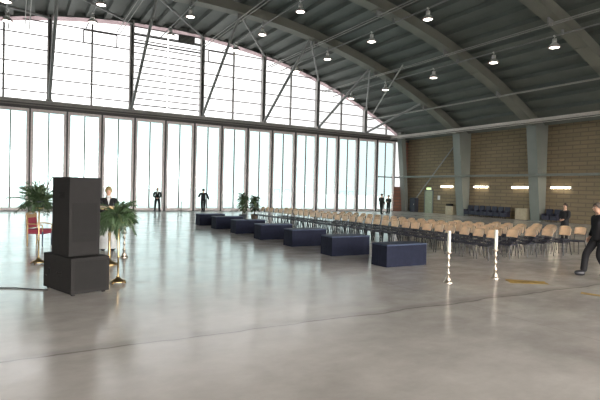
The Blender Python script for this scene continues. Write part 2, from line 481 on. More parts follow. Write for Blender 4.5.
# end strip at the right corner: brick below, window above, solid gap
o = MB(); o.bb(33.36, XW, YD-.12, YD+.3, 0, 2.50, M_brickend); o.build('wall_end', kind='structure')
fr = MB(); fr.bb(33.36, 33.42, YD-.12, YD+.12, 2.5, HB0, M_steel); fr.bb(34.30, 34.50, YD-.12, YD+.12, 2.5, HB0, M_steel); fr.bb(33.42, 34.3, YD-.08, YD+.08, 3.40, 3.52, M_joint)
w = fr.build('window_99', kind='structure'); w.name = 'window_%d' % (wn+1)
g = MB(); g.face([(33.42, YD, 2.5), (34.30, YD, 2.5), (34.30, YD, HB0), (33.42, YD, HB0)], M_glassu); g.build('pane', w)
o = MB(); o.bb(34.5, XW, YD-.1, YD+.3, 2.5, 7.9, M_brickend); o.build('wall_end', kind='structure')
# louvre box in the shutter bay
o = MB(); o.bb(10.9, 12.2, YD-.22, YD-.07, 13.33, 13.92, M_louver)
for q in range(6): o.box((11.55, YD-.23, 13.38+.1*q), (1.26, .06, .02), M_steel, rx=.5)
tag(o.build('vent_louver'), 'dark slatted ventilation box high in the glazing under the roof arch', 'vent')

# braces of the end wall: post foot to rib, and rib to the next post head
for i, px in enumerate(POST):
    if not (-5 < px < 34): continue
    rz = arch(px)-RD-.02
    o = MB(); o.tube([(px, YD-.4, HB1), (px, 31.25, rz)], .105, M_tubed, 8); o.build('brace_beam', kind='structure')
    if i+1 < len(POST) and POST[i+1] < 33:
        qx = POST[i+1]
        o = MB(); o.tube([(px+.1, 31.3, rz), (qx-.05, YD-.35, arch(qx)-.25)], .085, M_tubed, 8); o.build('brace_beam', kind='structure')
o = MB(); o.tube([(30.2, YD-.35, arch(30.2)-.15), (24.2, 27.7, 11.2)], .06, M_tube, 8); o.build('brace_beam', kind='structure')

# pipe pairs and single lamp conduits along the hall
for x in (.45, 6.4, 12.9, 18.85, 24.5, 29.8, -5.2):
    z = arch(x)-.95 if x != 29.8 else 8.98
    o = MB()
    for dx in ((-.13, .13) if x != 29.8 else (-.07, .07)):
        o.tube([(x+dx, YB+.1, z), (x+dx, YD-.1, z)], .032 if x != 29.8 else .045, M_tube, 6)
    for cy in COLY[1:]: o.bb(x-.2, x+.2, cy-.05, cy+.05, z-.05, arch(x)-RD+.02, M_tubed)
    o.build('pipe_beam', kind='structure')
LROW = [-.65, 4.15, 9.5, 14.6, 20.0, 25.6]
for x in LROW:
    z = arch(x)-.88
    o = MB(); o.tube([(x, YB+.1, z), (x, YD-.1, z)], .04, M_tubed, 6)
    for cy in COLY[1:]: o.bb(x-.06, x+.06, cy-.06, cy+.06, z-.05, arch(x)-RD+.02, M_tubed)
    o.build('conduit_beam', kind='structure')

# bell lamps
def make_lamp():
    t = thing('pendant_lamp', '', 'lamp')
    b = MB(); b.tube([(0, 0, .40), (0, 0, .22)], .02, M_lamp, 6); b.bb(-.07, .07, -.05, .05, .38, .46, M_lamp); b.build('hanger', t)
    b = MB(); b.lathe([(.03, .28), (.115, .26), (.125, .10), (.09, .06)], M_lamp, n=14); b.build('gear_housing', t)
    b = MB(); b.lathe([(.09, .06), (.13, .03), (.22, -.05), (.29, -.16), (.30, -.20)], M_lamp, n=18)
    b.lathe([(.305, -.16), (.315, -.18), (.305, -.215), (.29, -.215)], M_lampr, n=18); b.build('shade', t)
    b = MB(); b.lathe([(.285, -.20), (.20, -.235), (.05, -.25)], M_glow, n=18); b.build('diffuser', t)
    return t
LY = [36.0, 31.3, 26.0, 20.9, 16.9]
rowname = ['row furthest from the brick wall', 'sixth'] 
rown = ['sixth row from the brick wall', 'fifth row from the brick wall', 'fourth row from the brick wall', 'third row from the brick wall',
        'second row from the brick wall', 'row alongside the brick wall']
posn = ['at the glazed end', 'second from glazed end', 'third from glazed end', 'fourth from glazed end', 'fifth from glazed end']
VIS = {0: (0, 1), 1: (0, 1), 2: (0, 1), 3: (0, 1, 2), 4: (0, 1, 2, 3), 5: (0, 1, 2, 3, 4)}
lamp0 = None
for ri, x in enumerate(LROW):
    for j in VIS[ri]:
        y = LY[j]
        if j == 0 and ri in (0, 1): y = 35.0
        z = arch(x)-1.30
        lab = 'bell pendant lamp %s, %s' % (posn[j], rown[ri])
        if lamp0 is None:
            lamp0 = make_lamp(); r = lamp0; r.location = (x, y, z); r['label'] = lab; r['group'] = 'pendant lamps under the roof'
        else: r = dup(lamp0, (x, y, z), 0, lab, 'pendant lamps under the roof')

# strip lights on the brick wall
def make_strip():
    t = thing('wall_strip_light', '', 'light')
    b = MB(); b.bb(-.06, 0, -.80, .80, -.03, .13, M_lamp, bev=.01); b.build('housing', t)
    b = MB(); b.tube([(-.10, -.75, .02), (-.10, .75, .02)], .065, M_tubeglow, 8); b.build('light_tube', t)
    for s in (-1, 1):
        b = MB(); b.bb(-.15, 0, s*.78-.03, s*.78+.03, -.05, .09, M_lamp); b.build('end_cap', t)
    return t
s0 = None
for y, lab in ((33.35, 'glowing strip light on the brick wall beside the green exit door'), (29.45, 'glowing strip light on the brick wall over the row of dark chairs'),
               (25.6, 'glowing strip light on the brick wall over the tan chest'), (22.2, 'glowing strip light on the brick wall past the grey column by the chest'),
               (18.4, 'added unseen strip light on the brick wall beyond the walking person')):  # the last strip light is out of frame, added for its light
    if s0 is None: s0 = make_strip(); r = s0; r.location = (XW-.005, y, 2.56); r['label'] = lab; r['group'] = 'strip lights on the brick wall'
    else: dup(s0, (XW-.005, y, 2.56), 0, lab, 'strip lights on the brick wall')

# exit door, sign, notice
o = MB(); o.bb(XW-.05, XW, 35.25, 36.25, 0, 2.14, M_doorg); d = o.build('door_30', kind='structure')
o = MB(); o.bb(XW-.10, XW, 35.17, 35.25, 0, 2.2, M_col); o.bb(XW-.10, XW, 36.25, 36.33, 0, 2.2, M_col); o.bb(XW-.10, XW, 35.17, 36.33, 2.14, 2.22, M_col); o.build('door_frame', d)
o = MB(); o.tube([(XW-.09, 35.4, 1.02), (XW-.09, 35.55, 1.02)], .015, M_silver, 6); o.build('door_handle', d)
t = thing('exit_sign', 'small lit green exit sign above the pale green door', 'sign', (XW-.005, 35.75, 2.36))
o = MB(); o.bb(-.08, 0, -.33, .33, -.10, .12, M_lamp, bev=.01); o.build('housing', t)
o = MB(); o.bb(-.09, -.08, -.29, .29, -.07, .09, M_sign); o.build('lit_panel', t)
o = MB(); o.bb(XW-.02, XW-.002, 34.30, 34.60, 1.32, 1.72, M_white); tag(o.build('wall_notice'), 'white paper notice on the brick wall between exit door and strip light', 'notice')

# ------------------------------------------------------------------ chairs
def make_chair(dark=False):
    t = thing('stacking_chair', '', 'chair')
    mb, ms = (M_seat, M_seat) if dark else (M_beech, M_seat)
    # seat: front edge towards -X
    b = MB(); vs = []; fs = []
    nx, ny = 6, 5
    for tb in (0, 1):
        for i in range(nx+1):
            for j in range(ny+1):
                u, v = i/nx, j/ny
                w = .21-.02*u
                z = .455 - .02*math.sin(PI*u)*(1-abs(2*v-1)**2) - (.025*(1-u*4) if u < .25 else 0) - tb*.022
                vs.append((-.21+.41*u, -w+2*w*v, z))
    q = (nx+1)*(ny+1)
    for i in range(nx):
        for j in range(ny):
            a = i*(ny+1)+j; f = (a, a+1, a+ny+2, a+ny+1); fs.append(f[::-1]); fs.append(tuple(q+k for k in f))
    for i in range(nx):
        for j in (0, ny):
            a = i*(ny+1)+j; fs.append((a, a+ny+1, q+a+ny+1, q+a))
    for j in range(ny):
        for i in (0, nx):
            a = i*(ny+1)+j; fs.append((a, a+1, q+a+1, q+a))
    b.mesh(vs, fs, ms, True); b.build('seat', t)
    # backrest: curved plywood panel
    b = MB(); vs = []; fs = []
    ny, nz = 6, 4
    for tb in (0, 1):
        for k in range(nz+1):
            for j in range(ny+1):
                u, v = k/nz, j/ny*2-1
                w = .205-.02*(2*u-1)**4
                x = .195+.07*u - .035*v*v*-1*-1 + tb*.014
                z = .65+.26*u - (.03*v*v if k == nz else 0)
                vs.append((x, w*v, z))
    q = (nz+1)*(ny+1)
    for k in range(nz):
        for j in range(ny):
            a = k*(ny+1)+j; f = (a, a+1, a+ny+2, a+ny+1); fs.append(f[::-1]); fs.append(tuple(q+m_ for m_ in f))
    for k in range(nz):
        for j in (0, ny):
            a = k*(ny+1)+j; fs.append((a, a+ny+1, q+a+ny+1, q+a))
    for j in range(ny):
        for k in (0, nz):
            a = k*(ny+1)+j; fs.append((a, a+1, q+a+1, q+a))
    b.mesh(vs, fs, mb, True); b.build('backrest', t)
    for s in (-1, 1):
        b = MB(); b.tube([(-.19, s*.19, .43), (-.215, s*.215, .0)], .014, M_legs, 6); b.build('leg', t)
        b = MB(); b.tube([(.17, s*.19, .43), (.25, s*.215, .0)], .014, M_legs, 6); b.build('leg', t)
        b = MB(); b.tube([(-.20, s*.195, .425), (.15, s*.195, .425), (.19, s*.195, .47), (.235, s*.185, .74), (.262, s*.175, .87)], .011, M_legs, 6); b.build('frame_tube', t)
    b = MB(); b.tube([(-.19, -.19, .42), (-.19, .19, .42)], .010, M_legs, 6); b.tube([(.16, -.19, .42), (.16, .19, .42)], .010, M_legs, 6); b.build('cross_tube', t)
    return t
ROWN = ['front row beside the blue blocks', 'second row back from the blue blocks', 'third row back from the blue blocks', 'fourth row back from the blue blocks',
        'second to last short row', 'last short row towards the brick wall']
c0 = None
for ri, y1_ in enumerate((26.0, 24.8, 20.5, 13.8, 12.8, 12.0)):
    x = 12.2+.9*ri
    nk = int((y1_-9.9)/.55)+1
    for k in range(nk):
        y = 9.95+.55*k+random.uniform(-.025, .025)
        lab = 'beech-backed dark-legged chair, %s from the candlestick end, %s' % (ORD[k], ROWN[ri])
        xx = x+random.uniform(-.03, .03); rz = random.uniform(-.05, .05)
        if c0 is None: c0 = make_chair(); r = c0; r.location = (xx, y, 0); r.rotation_euler.z = rz; r['label'] = lab; r['group'] = 'wooden chairs in rows'
        else: dup(c0, (xx, y, 0), rz, lab, 'wooden chairs in rows')
def make_padded():
    t = thing('padded_chair', '', 'chair')
    b = MB(); b.bb(-.30, .22, -.25, .25, .16, .46, M_seat, bev=.04); b.build('seat', t)
    b = MB(); b.box((.25, 0, .62), (.12, .50, .70), M_seat, bev=.05, ry=.10); b.build('backrest', t)
    for sy in (-1, 1):
        b = MB(); b.bb(-.28, .24, sy*.265-.035, sy*.265+.035, .16, .62, M_seat, bev=.03); b.build('armrest', t)
        for sx in (-.26, .2):
            b = MB(); b.tube([(sx, sy*.22, .17), (sx, sy*.24, 0)], [.022, .016], M_legs, 8); b.build('leg', t)
    return t
d0 = None
for k in range(7):
    lab = 'dark padded chair, %s from the exit door, in the row against the brick wall' % ORD[k]
    p = (34.5, 30.3-.63*k, 0)
    if d0 is None: d0 = make_padded(); d0.location = p; d0['label'] = lab; d0['group'] = 'dark padded chairs against the brick wall'
    else: dup(d0, p, random.uniform(-.02, .02), lab, 'dark padded chairs against the brick wall')
for k, lab in ((0, 'dark padded chair against the brick wall just past the grey column'), (1, 'second dark padded chair past the grey column at the brick wall')):
    dup(d0, (34.5, 22.85-.66*k, 0), 0, lab, 'dark padded chairs past the column')

# chest and small cabinet by the wall
t = thing('storage_chest', 'plain tan wooden chest against the brick wall beside the grey column', 'chest', (34.62, 24.95, 0))
b = MB(); b.bb(-.34, .34, -.5, .5, .04, .86, M_tan, bev=.01); b.build('body', t)
b = MB(); b.bb(-.37, .36, -.53, .53, .86, .92, M_tan, bev=.01); b.build('lid', t)
b = MB(); b.bb(-.3, .3, -.45, .45, 0, .04, M_joint); b.build('plinth', t)
t = thing('side_cabinet', 'low tan cabinet below the strip light by the exit door', 'cabinet', (34.7, 32.5, 0))
b = MB(); b.bb(-.3, .3, -.42, .42, 0, .80, M_tan, bev=.01); b.build('body', t)
for s in (-1, 1):
    b = MB(); b.bb(-.32, -.3, s*.21-.19, s*.21+.19, .05, .76, M_tan); dd = b.build('door', t)
    b = MB(); b.ball((-.335, s*.06, .5), .018, M_silver, 8, 5); b.build('knob', dd)
t = thing('equipment_case', 'small dark case on top of the low tan cabinet', 'case', (34.72, 32.7, .80))
b = MB(); b.bb(-.2, .2, -.25, .25, 0, .2, M_black, bev=.015); b.build('body', t)
b = MB(); b.tube([(-.21, -.08, .1), (-.24, -.07, .1), (-.24, .07, .1), (-.21, .08, .1)], .012, M_legs, 6); b.build('handle', t)
t = thing('metal_locker', 'tall dark blue locker on the brick wall near the glazed corner', 'locker', (34.50, 37.2, 0))
b = MB(); b.bb(-.25, .25, -.36, .36, .05, 1.42, M_cabb, bev=.01); b.build('body', t)
b = MB(); b.bb(-.268, -.25, -.33, .33, .10, 1.38, M_cabb); dd = b.build('door', t)
b = MB(); b.bb(-.29, -.268, -.27, -.24, .7, .85, M_silver); b.build('handle', dd)
b = MB(); b.bb(-.22, .22, -.32, .32, 0, .05, M_joint); b.build('plinth', t)

# ------------------------------------------------------------------ navy blocks
def make_block():
    t = thing('draped_block', '', 'platform')
    W, D_, H = 1.37, .62, .585
    b = MB(); n = 40; vs = []; fs = []
    per = []
    for (ax, ay, bx, by) in ((0, 0, W, 0), (W, 0, W, D_), (W, D_, 0, D_), (0, D_, 0, 0)):
        for q in range(12):
            per.append((ax+(bx-ax)*q/12, ay+(by-ay)*q/12))
    rr = random.Random(3)
    off = [rr.uniform(-.006, .006) for _ in per]
    for z, e in ((.0, 1.4), (.18, 1.), (.38, .5), (H-.03, 0)):
        for i, (x, y) in enumerate(per):
            sx = (x/W-.5); sy = (y/D_-.5)
            vs.append((x+sx*2*off[i]*e, y+sy*2*off[i]*e, z))
    m = len(per)
    for r_ in range(3):
        for i in range(m): fs.append((r_*m+i, r_*m+(i+1) % m, (r_+1)*m+(i+1) % m, (r_+1)*m+i))
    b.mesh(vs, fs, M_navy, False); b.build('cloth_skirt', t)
    b = MB(); b.bb(-.008, W+.008, -.008, D_+.008, H-.035, H+.005, M_navylit, bev=.012); b.build('top', t, label='top surface with window light painted in as brighter blue')
    return t
NW = [(8.27, 10.48), (8.10, 12.78), (8.12, 15.26), (8.06, 17.63), (8.10, 20.15), (8.10, 22.6), (8.05, 24.85)]
PL = ['navy cloth-covered block closest to the two candlesticks, end of its line', 'second navy block in the line counting from the candlesticks', 'third navy block in the line counting from the candlesticks',
      'middle navy block of the line of seven', 'third navy block in the line counting from the glazed end', 'second navy block in the line counting from the glazed end', 'last navy block in the line, towards the glazed end wall']
PL[0] = 'navy cloth-covered block at the candlestick end of its line'
p0 = None
for (x, y), lab in zip(NW, PL):
    loc = (x, y-.62, 0)
    if p0 is None: p0 = make_block(); p0.location = loc; p0['label'] = lab; p0['group'] = 'line of navy blocks'
    else: dup(p0, loc, random.uniform(-.02, .02), lab, 'line of navy blocks')

# ------------------------------------------------------------------ loudspeaker stack
ang = math.atan2(.23, .65)
t = thing('subwoofer_cabinet', 'wide black bass speaker cabinet on the floor carrying the tall speaker', 'speaker', (.82, 9.29, 0), ang)
b = MB(); b.bb(0, .70, 0, 1.14, .03, .66, M_black, bev=.012); b.build('cabinet', t)
b = MB(); b.bb(.06, .64, -.006, .004, .09, .60, M_black2); b.build('rear_panel', t)
for z in (.36,):
    b = MB(); b.tube([(-.004, .36, z), (-.03, .38, z), (-.03, .52, z), (-.004, .54, z)], .014, M_black2, 6); b.build('side_handle', t)
b = MB(); b.bb(-.02, .002, .80, .90, .30, .40, M_black2, bev=.004); b.ball((-.03, .95, .26), .02, M_black2, 8, 5); b.build('connector_plate', t)
for fx in (.07, .63):
    for fy in (.08, 1.06):
        b = MB(); b.lathe([(.035, 0), (.03, .035)], M_black2, (fx, fy, 0), 10); b.build('foot', t)
ca, sa = math.cos(ang), math.sin(ang)
ox, oy = .06, .24
t = thing('loudspeaker', 'tall black speaker cabinet standing on the wide bass cabinet', 'speaker', (.82+ca*ox-sa*oy, 9.29+sa*ox+ca*oy, .662), ang)
b = MB(); b.bb(0, .57, 0, .70, 0, 1.41, M_black, bev=.015); b.build('cabinet', t)
b = MB(); b.bb(.06, .51, -.006, .004, .25, .95, M_black2); b.build('rear_panel', t)
b = MB(); b.bb(-.006, .004, .20, .42, 1.02, 1.14, M_black2, bev=.003); b.tube([(-.005, .23, 1.08), (-.02, .25, 1.08), (-.02, .37, 1.08), (-.005, .39, 1.08)], .012, M_black2, 6); b.build('side_handle', t)
b = MB(); b.bb(.24, .33, -.012, .0, .34, .42, M_black2, bev=.004); b.build('connector_plate', t)
b = MB()
pts = [(.50, 10.02, .012), (.25, 10.20, .012), (.0, 10.42, .012), (-.5, 10.62, .012), (-1.4, 11.1, .012), (-3.2, 11.6, .012)]
b.tube(pts, .011, M_cable, 8); tag(b.build('cable'), 'thin black cable lying on the floor running off from the bass cabinet', 'cable')

# ------------------------------------------------------------------ foliage helpers
def frond(b, base, direc, length, droop, width, m, n=7, leaf=.16, rnd=random):
    """one palm frond: curved midrib with folded leaflets in pairs"""
    d = Vector(direc).normalized(); p = Vector(base); pts = [p.copy()]
    for i in range(n):
        d = (d+Vector((0, 0, -droop/n))).normalized(); p = p+d*length/n; pts.append(p.copy())
    b.tube(pts, [.007]*(n)+[.003], m, 4, False)
    for i in range(1, n+1):
        t = (pts[i]-pts[i-1]).normalized(); side = t.cross(Vector((0, 0, 1)))
        side = side.normalized() if side.length > .05 else Vector((1, 0, 0))
        up = side.cross(t)
        for h in (0., .5):
            q = pts[i-1].lerp(pts[i], h)
            L = leaf*(1-.55*abs((i+h)/n-.45))
            for s in (-1, 1):
                tip = q + (side*s*.8+t*.75+up*rnd.uniform(-.35, .1)).normalized()*L
                mid = q.lerp(tip, .45)+up*.012; w = t*width
                b.mesh([q, mid+w, tip, mid-w, mid+up*.008], [(0, 4, 1), (1, 4, 2), (2, 4, 3), (3, 4, 0)], m, False)

def blade(b, base, direc, length, droop, width, m, n=6):
    d = Vector(direc).normalized(); p = Vector(base); vs = []; fs = []
    for i in range(n+1):
        side = d.cross(Vector((0, 0, 1))); side = side.normalized() if side.length > .05 else Vector((1, 0, 0))
        up = side.cross(d)
        w = width*math.sin(PI*min(.97, max(.12, (i+.5)/(n+1))))
        vs += [p-side*w+up*w*.3, p, p+side*w+up*w*.3]
        d = (d+Vector((0, 0, -droop/n))).normalized(); p = p+d*length/n
    for i in range(n):
        fs += [(3*i, 3*i+1, 3*i+4, 3*i+3), (3*i+1, 3*i+2, 3*i+5, 3*i+4)]
    b.mesh(vs, fs, m, True)

def rdir(el0, el1, az=None):
    a = random.uniform(0, 2*PI) if az is None else az; e = random.uniform(el0, el1)
    return (math.cos(a)*math.cos(e), math.sin(a)*math.cos(e), math.sin(e))

# brass pedestals with plants
def make_pedestal():
    t = thing('brass_pedestal', '', 'stand')
    b = MB(); b.lathe([(.15, .035), (.155, .05), (.12, .075), (.06, .10), (.035, .13), (.03, .16)], M_brass, n=18); b.build('base', t)
    for k in range(4):
        a = PI/4+k*PI/2; b = MB()
        b.tube([(.10*math.cos(a), .10*math.sin(a), .06), (.15*math.cos(a), .15*math.sin(a), .05), (.175*math.cos(a), .175*math.sin(a), .018)], [.02, .022, .018], M_brass, 8)
        b.build('foot', t)
    b = MB(); b.lathe([(.019, .15), (.019, .50), (.03, .52), (.03, .54), (.019, .56), (.019, 1.14), (.03, 1.16), (.018, 1.18)], M_brass, n=12); b.build('post', t)
    b = MB(); b.lathe([(.02, 1.17), (.10, 1.20), (.115, 1.22), (.0, 1.22)], M_brass, n=16); b.build('dish', t)
    return t
ped = make_pedestal(); ped.location = (1.75, 10.23, 0); ped['label'] = 'tall brass pedestal beside the black speaker, drooping plant on top'; ped['group'] = 'brass plant pedestals'
pedL = dup(ped, (.46, 13.4, 0), .3, 'tall brass pedestal half hidden by the black speaker, in front of the red chair', 'brass plant pedestals')
pedL.scale = (1, 1, 1.12)

def plant(name, label, loc, nf, nb, spread, el, ln, droop, seed, mleaf=None, pot=True):
    random.seed(seed)
    t = thing(name, label, 'plant', loc)
    if pot:
        b = MB(); b.lathe([(.08, 0), (.10, .02), (.125, .13), (.13, .16), (.11, .16), (.10, .14), (.0, .14)], M_pot, n=16); b.build('pot', t)
    b = MB()
    for i in range(nf):
        dr = rdir(*el); frond(b, (dr[0]*.03, dr[1]*.03, .12), dr, random.uniform(*ln), droop*random.uniform(.6, 1.3), .016, mleaf or M_leaf, leaf=spread)
    for i in range(nb):
        dr = rdir(el[0]-.2, el[1]); blade(b, (dr[0]*.03, dr[1]*.03, .12), dr, random.uniform(*ln)*.9, droop*random.uniform(.6, 1.4), .028, M_leaf2)
    b.build('foliage', t)
    return t
plant('potted_palm', 'bushy palm in a dark pot on the pedestal in front of the red chair', (.46, 13.4, 1.3665), 52, 50, .20, (-.1, 1.45), (.32, .70), .8, 5)
plant('drooping_fern', 'large drooping fern in a dark pot on the pedestal beside the black speaker', (1.75, 10.23, 1.221), 54, 40, .17, (-.15, 1.4), (.26, .52), 1.5, 8)
# brass reading stand with greenery tied on it
t = thing('brass_lectern', 'slim brass lectern with greenery tied to it, behind the speaker stack', 'lectern', (1.97, 12.76, 0), -.12)
b = MB(); b.lathe([(.20, .0), (.205, .03), (.15, .06), (.06, .10), (.035, .15)], M_brass, n=18); b.build('base', t)
b = MB(); b.lathe([(.03, .14), (.045, .2), (.03, .26), (.03, .7), (.045, .74), (.03, .78), (.03, 1.28), (.045, 1.32), (.03, 1.36)], M_brass, n=12); b.build('post', t)
b = MB(); b.box((0, .02, 1.40), (.50, .26, .015), M_brass, rx=.2); b.box((0, -.11, 1.375), (.5, .015, .03), M_brass); b.bb(-.04, .04, -.05, .05, 1.32, 1.42, M_brass); b.build('book_desk', t)
random.seed(21); b = MB()
for i in range(34):
    dr = rdir(-.5, .9); frond(b, (dr[0]*.04, dr[1]*.04, 1.16+random.uniform(-.15, .15)), dr, random.uniform(.28, .55), 1.9*random.uniform(.6, 1.3), .016, M_leaf, leaf=.18)
b.build('greenery', t, label='dark green fronds around the brass post')

# candlesticks
def slim(prof, k=.78): return [(r_*k, z_) for r_, z_ in prof]
def make_candlestick():
    t = thing('altar_candlestick', '', 'candlestick')
    b = MB(); b.lathe(slim([(.13, 0), (.135, .02), (.11, .04), (.075, .07), (.085, .09), (.05, .13), (.03, .17)]), M_silver, n=18); b.build('base', t)
    b = MB(); b.lathe(slim([(.03, .16), (.055, .20), (.06, .23), (.025, .27), (.022, .33), (.045, .36), (.05, .39), (.02, .43), (.024, .50), (.05, .53), (.05, .56), (.022, .60), (.03, .64)]), M_silver, n=14); b.build('stem', t)
    b = MB(); b.lathe(slim([(.03, .63), (.085, .66), (.09, .68), (.045, .68), (.045, .66)]), M_silver, n=16); b.build('drip_dish', t)
    b = MB(); b.lathe([(.036, .665), (.036, 1.13), (.02, 1.14), (.0, 1.135)], M_candle, n=14); c = b.build('candle', t)
    b = MB(); b.tube([(0, 0, 1.13), (.004, 0, 1.16)], .003, M_wick, 5); b.build('wick', c)
    return t
cs = make_candlestick(); cs.location = (8.16, 7.67, 0); cs['label'] = 'ornate candlestick with thick white candle, closer to the navy blocks'; cs['group'] = 'tall candlesticks with white candles'
dup(cs, (9.66, 7.65, 0), .4, 'ornate candlestick with thick white candle, beside the yellow floor mark', 'tall candlesticks with white candles')
dup(cs, (2.52, 13.87, 0), .2, 'candlestick partly behind the drooping fern', 'tall candlesticks with white candles')

# two potted trees behind the blocks
def tree(label, loc, h, seed, pot):
    random.seed(seed); t = thing('potted_tree', label, 'plant', loc)
    b = MB(); b.lathe([(.16, 0), (.20, .30), (.22, .40), (.20, .42), (.17, .38), (0, .38)], pot, n=16); b.build('pot', t)
    b = MB(); b.tube([(0, 0, .36), (.03, .02, .7), (-.02, 0, h*.65)], [.03, .025, .015], M_stem, 7); b.build('trunk', t)
    b = MB()
    for i in range(170):
        z = .58+random.random()**.8*(h-.72); r = .06; dr = rdir(-.1, 1.0)
        blade(b, (dr[0]*r, dr[1]*r, z), dr, random.uniform(.20, .40), random.uniform(.4, 1.6), .065, M_leaf if random.random() < .6 else M_leaf2)
    b.build('foliage', t)
tree('bushy potted tree in a slate pot behind the navy blocks', (11.48, 26.75, 0), 1.72, 3, M_pot)
tree('thinner potted tree in a brown pot behind the navy blocks', (12.32, 26.95, 0), 1.60, 4, M_potb)
# slim floor stanchion
t = thing('floor_stanchion', 'slim dark stanchion alone on the open floor before the glazed doors', 'stanchion', (9.46, 32.37, 0))
b = MB(); b.lathe([(.15, 0), (.15, .015), (.03, .03)], M_joint, n=14); b.build('base', t)
b = MB(); b.lathe([(.022, .02), (.022, .92), (.035, .94), (.02, .97)], M_joint, n=10); b.build('post', t)

# red armchair behind the pedestal
t = thing('armchair', 'wooden armchair with red upholstery behind the brass pedestal', 'chair', (.62, 17.4, 0), 1.0)
for (x, y, h) in ((-.25, -.24, .46), (.25, -.24, .46), (-.25, .24, 1.0), (.25, .24, 1.0)):
    b = MB(); b.tube([(x, y, 0), (x, y, .42), (x*(1.0), y*(1.0 if h < .5 else 1.15), h)], [.02, .026, .022], M_blueleg if h < .5 else M_wood, 8); b.build('leg', t)
b = MB(); b.box((0, 0, .45), (.50, .50, .15), M_red, bev=.03); b.build('seat', t, label='red upholstered seat')
b = MB(); b.box((0, .275, .76), (.46, .04, .44), M_wood, bev=.015, rx=-.08); bk = b.build('backrest', t)
b = MB(); b.box((0, .238, .72), (.38, .04, .30), M_red, bev=.015, rx=-.08); b.build('back_pad', bk, label='red upholstered back pad')
b = MB(); b.tube([(-.25, .275, .98), (-.1, .28, 1.04), (.1, .28, 1.04), (.25, .275, .98)], .025, M_wood, 8); b.build('top_rail', t)
for s in (-1, 1):
    b = MB(); b.tube([(s*.25, .25, .68), (s*.28, 0, .69), (s*.27, -.24, .66), (s*.25, -.24, .45)], .02, M_wood, 8); b.build('armrest', t)

# worn yellow floor marks
def flat_patch(pts, seed, name):
    random.seed(seed); b = MB(); cx = sum(p[0] for p in pts)/len(pts); cy = sum(p[1] for p in pts)/len(pts)
    out = []
    for i in range(len(pts)):
        a, c = pts[i], pts[(i+1) % len(pts)]
        for q in range(6):
            k = q/6; x = a[0]+(c[0]-a[0])*k; y = a[1]+(c[1]-a[1])*k; j = random.uniform(-.05, .05)
            out.append((x+(x-cx)*j, y+(y-cy)*j, .003))
    m = len(out); vs = out+[(x, y, .0005) for x, y, z in out]
    b.mesh(vs, [tuple(range(m))]+[(i, (i+1) % m, m+(i+1) % m, m+i)[::-1] for i in range(m)], M_yellow)
    return b.build(name, kind='structure')
flat_patch([(9.80, 7.50), (10.44, 6.93), (10.20, 6.66), (9.50, 7.12)], 1, 'floor_marking')
flat_patch([(10.05, 5.85), (10.14, 5.40), (9.98, 5.36), (9.86, 5.76)], 2, 'floor_marking')

# ------------------------------------------------------------------ people
def skin_mesh(V, E, R):
    """grow one continuous surface over a skeleton; V joints, E bones, R radii"""
    me = bpy.data.meshes.new('tmp'); me.from_pydata(V, E, []); ob = bpy.data.objects.new('tmp', me); C.objects.link(ob)
    md = ob.modifiers.new('s', 'SKIN'); md.use_smooth_shade = True
    sv = me.skin_vertices[0].data
    for i, r in enumerate(R):
        sv[i].radius = (r, r) if not isinstance(r, tuple) else r
        sv[i].use_root = (i == 0)
    sb = ob.modifiers.new('u', 'SUBSURF'); sb.levels = 2; sb.render_levels = 2
    dg = bpy.context.evaluated_depsgraph_get(); dg.update()
    ev = ob.evaluated_get(dg); m2 = bpy.data.meshes.new_from_object(ev)
    vs = [v.co.copy() for v in m2.vertices]; fs = [tuple(p.vertices) for p in m2.polygons]
    bpy.data.objects.remove(ob); bpy.data.meshes.remove(me); bpy.data.meshes.remove(m2)
    return vs, fs

def lerp(a, b, t): return tuple(a[i]+(b[i]-a[i])*t for i in range(3))

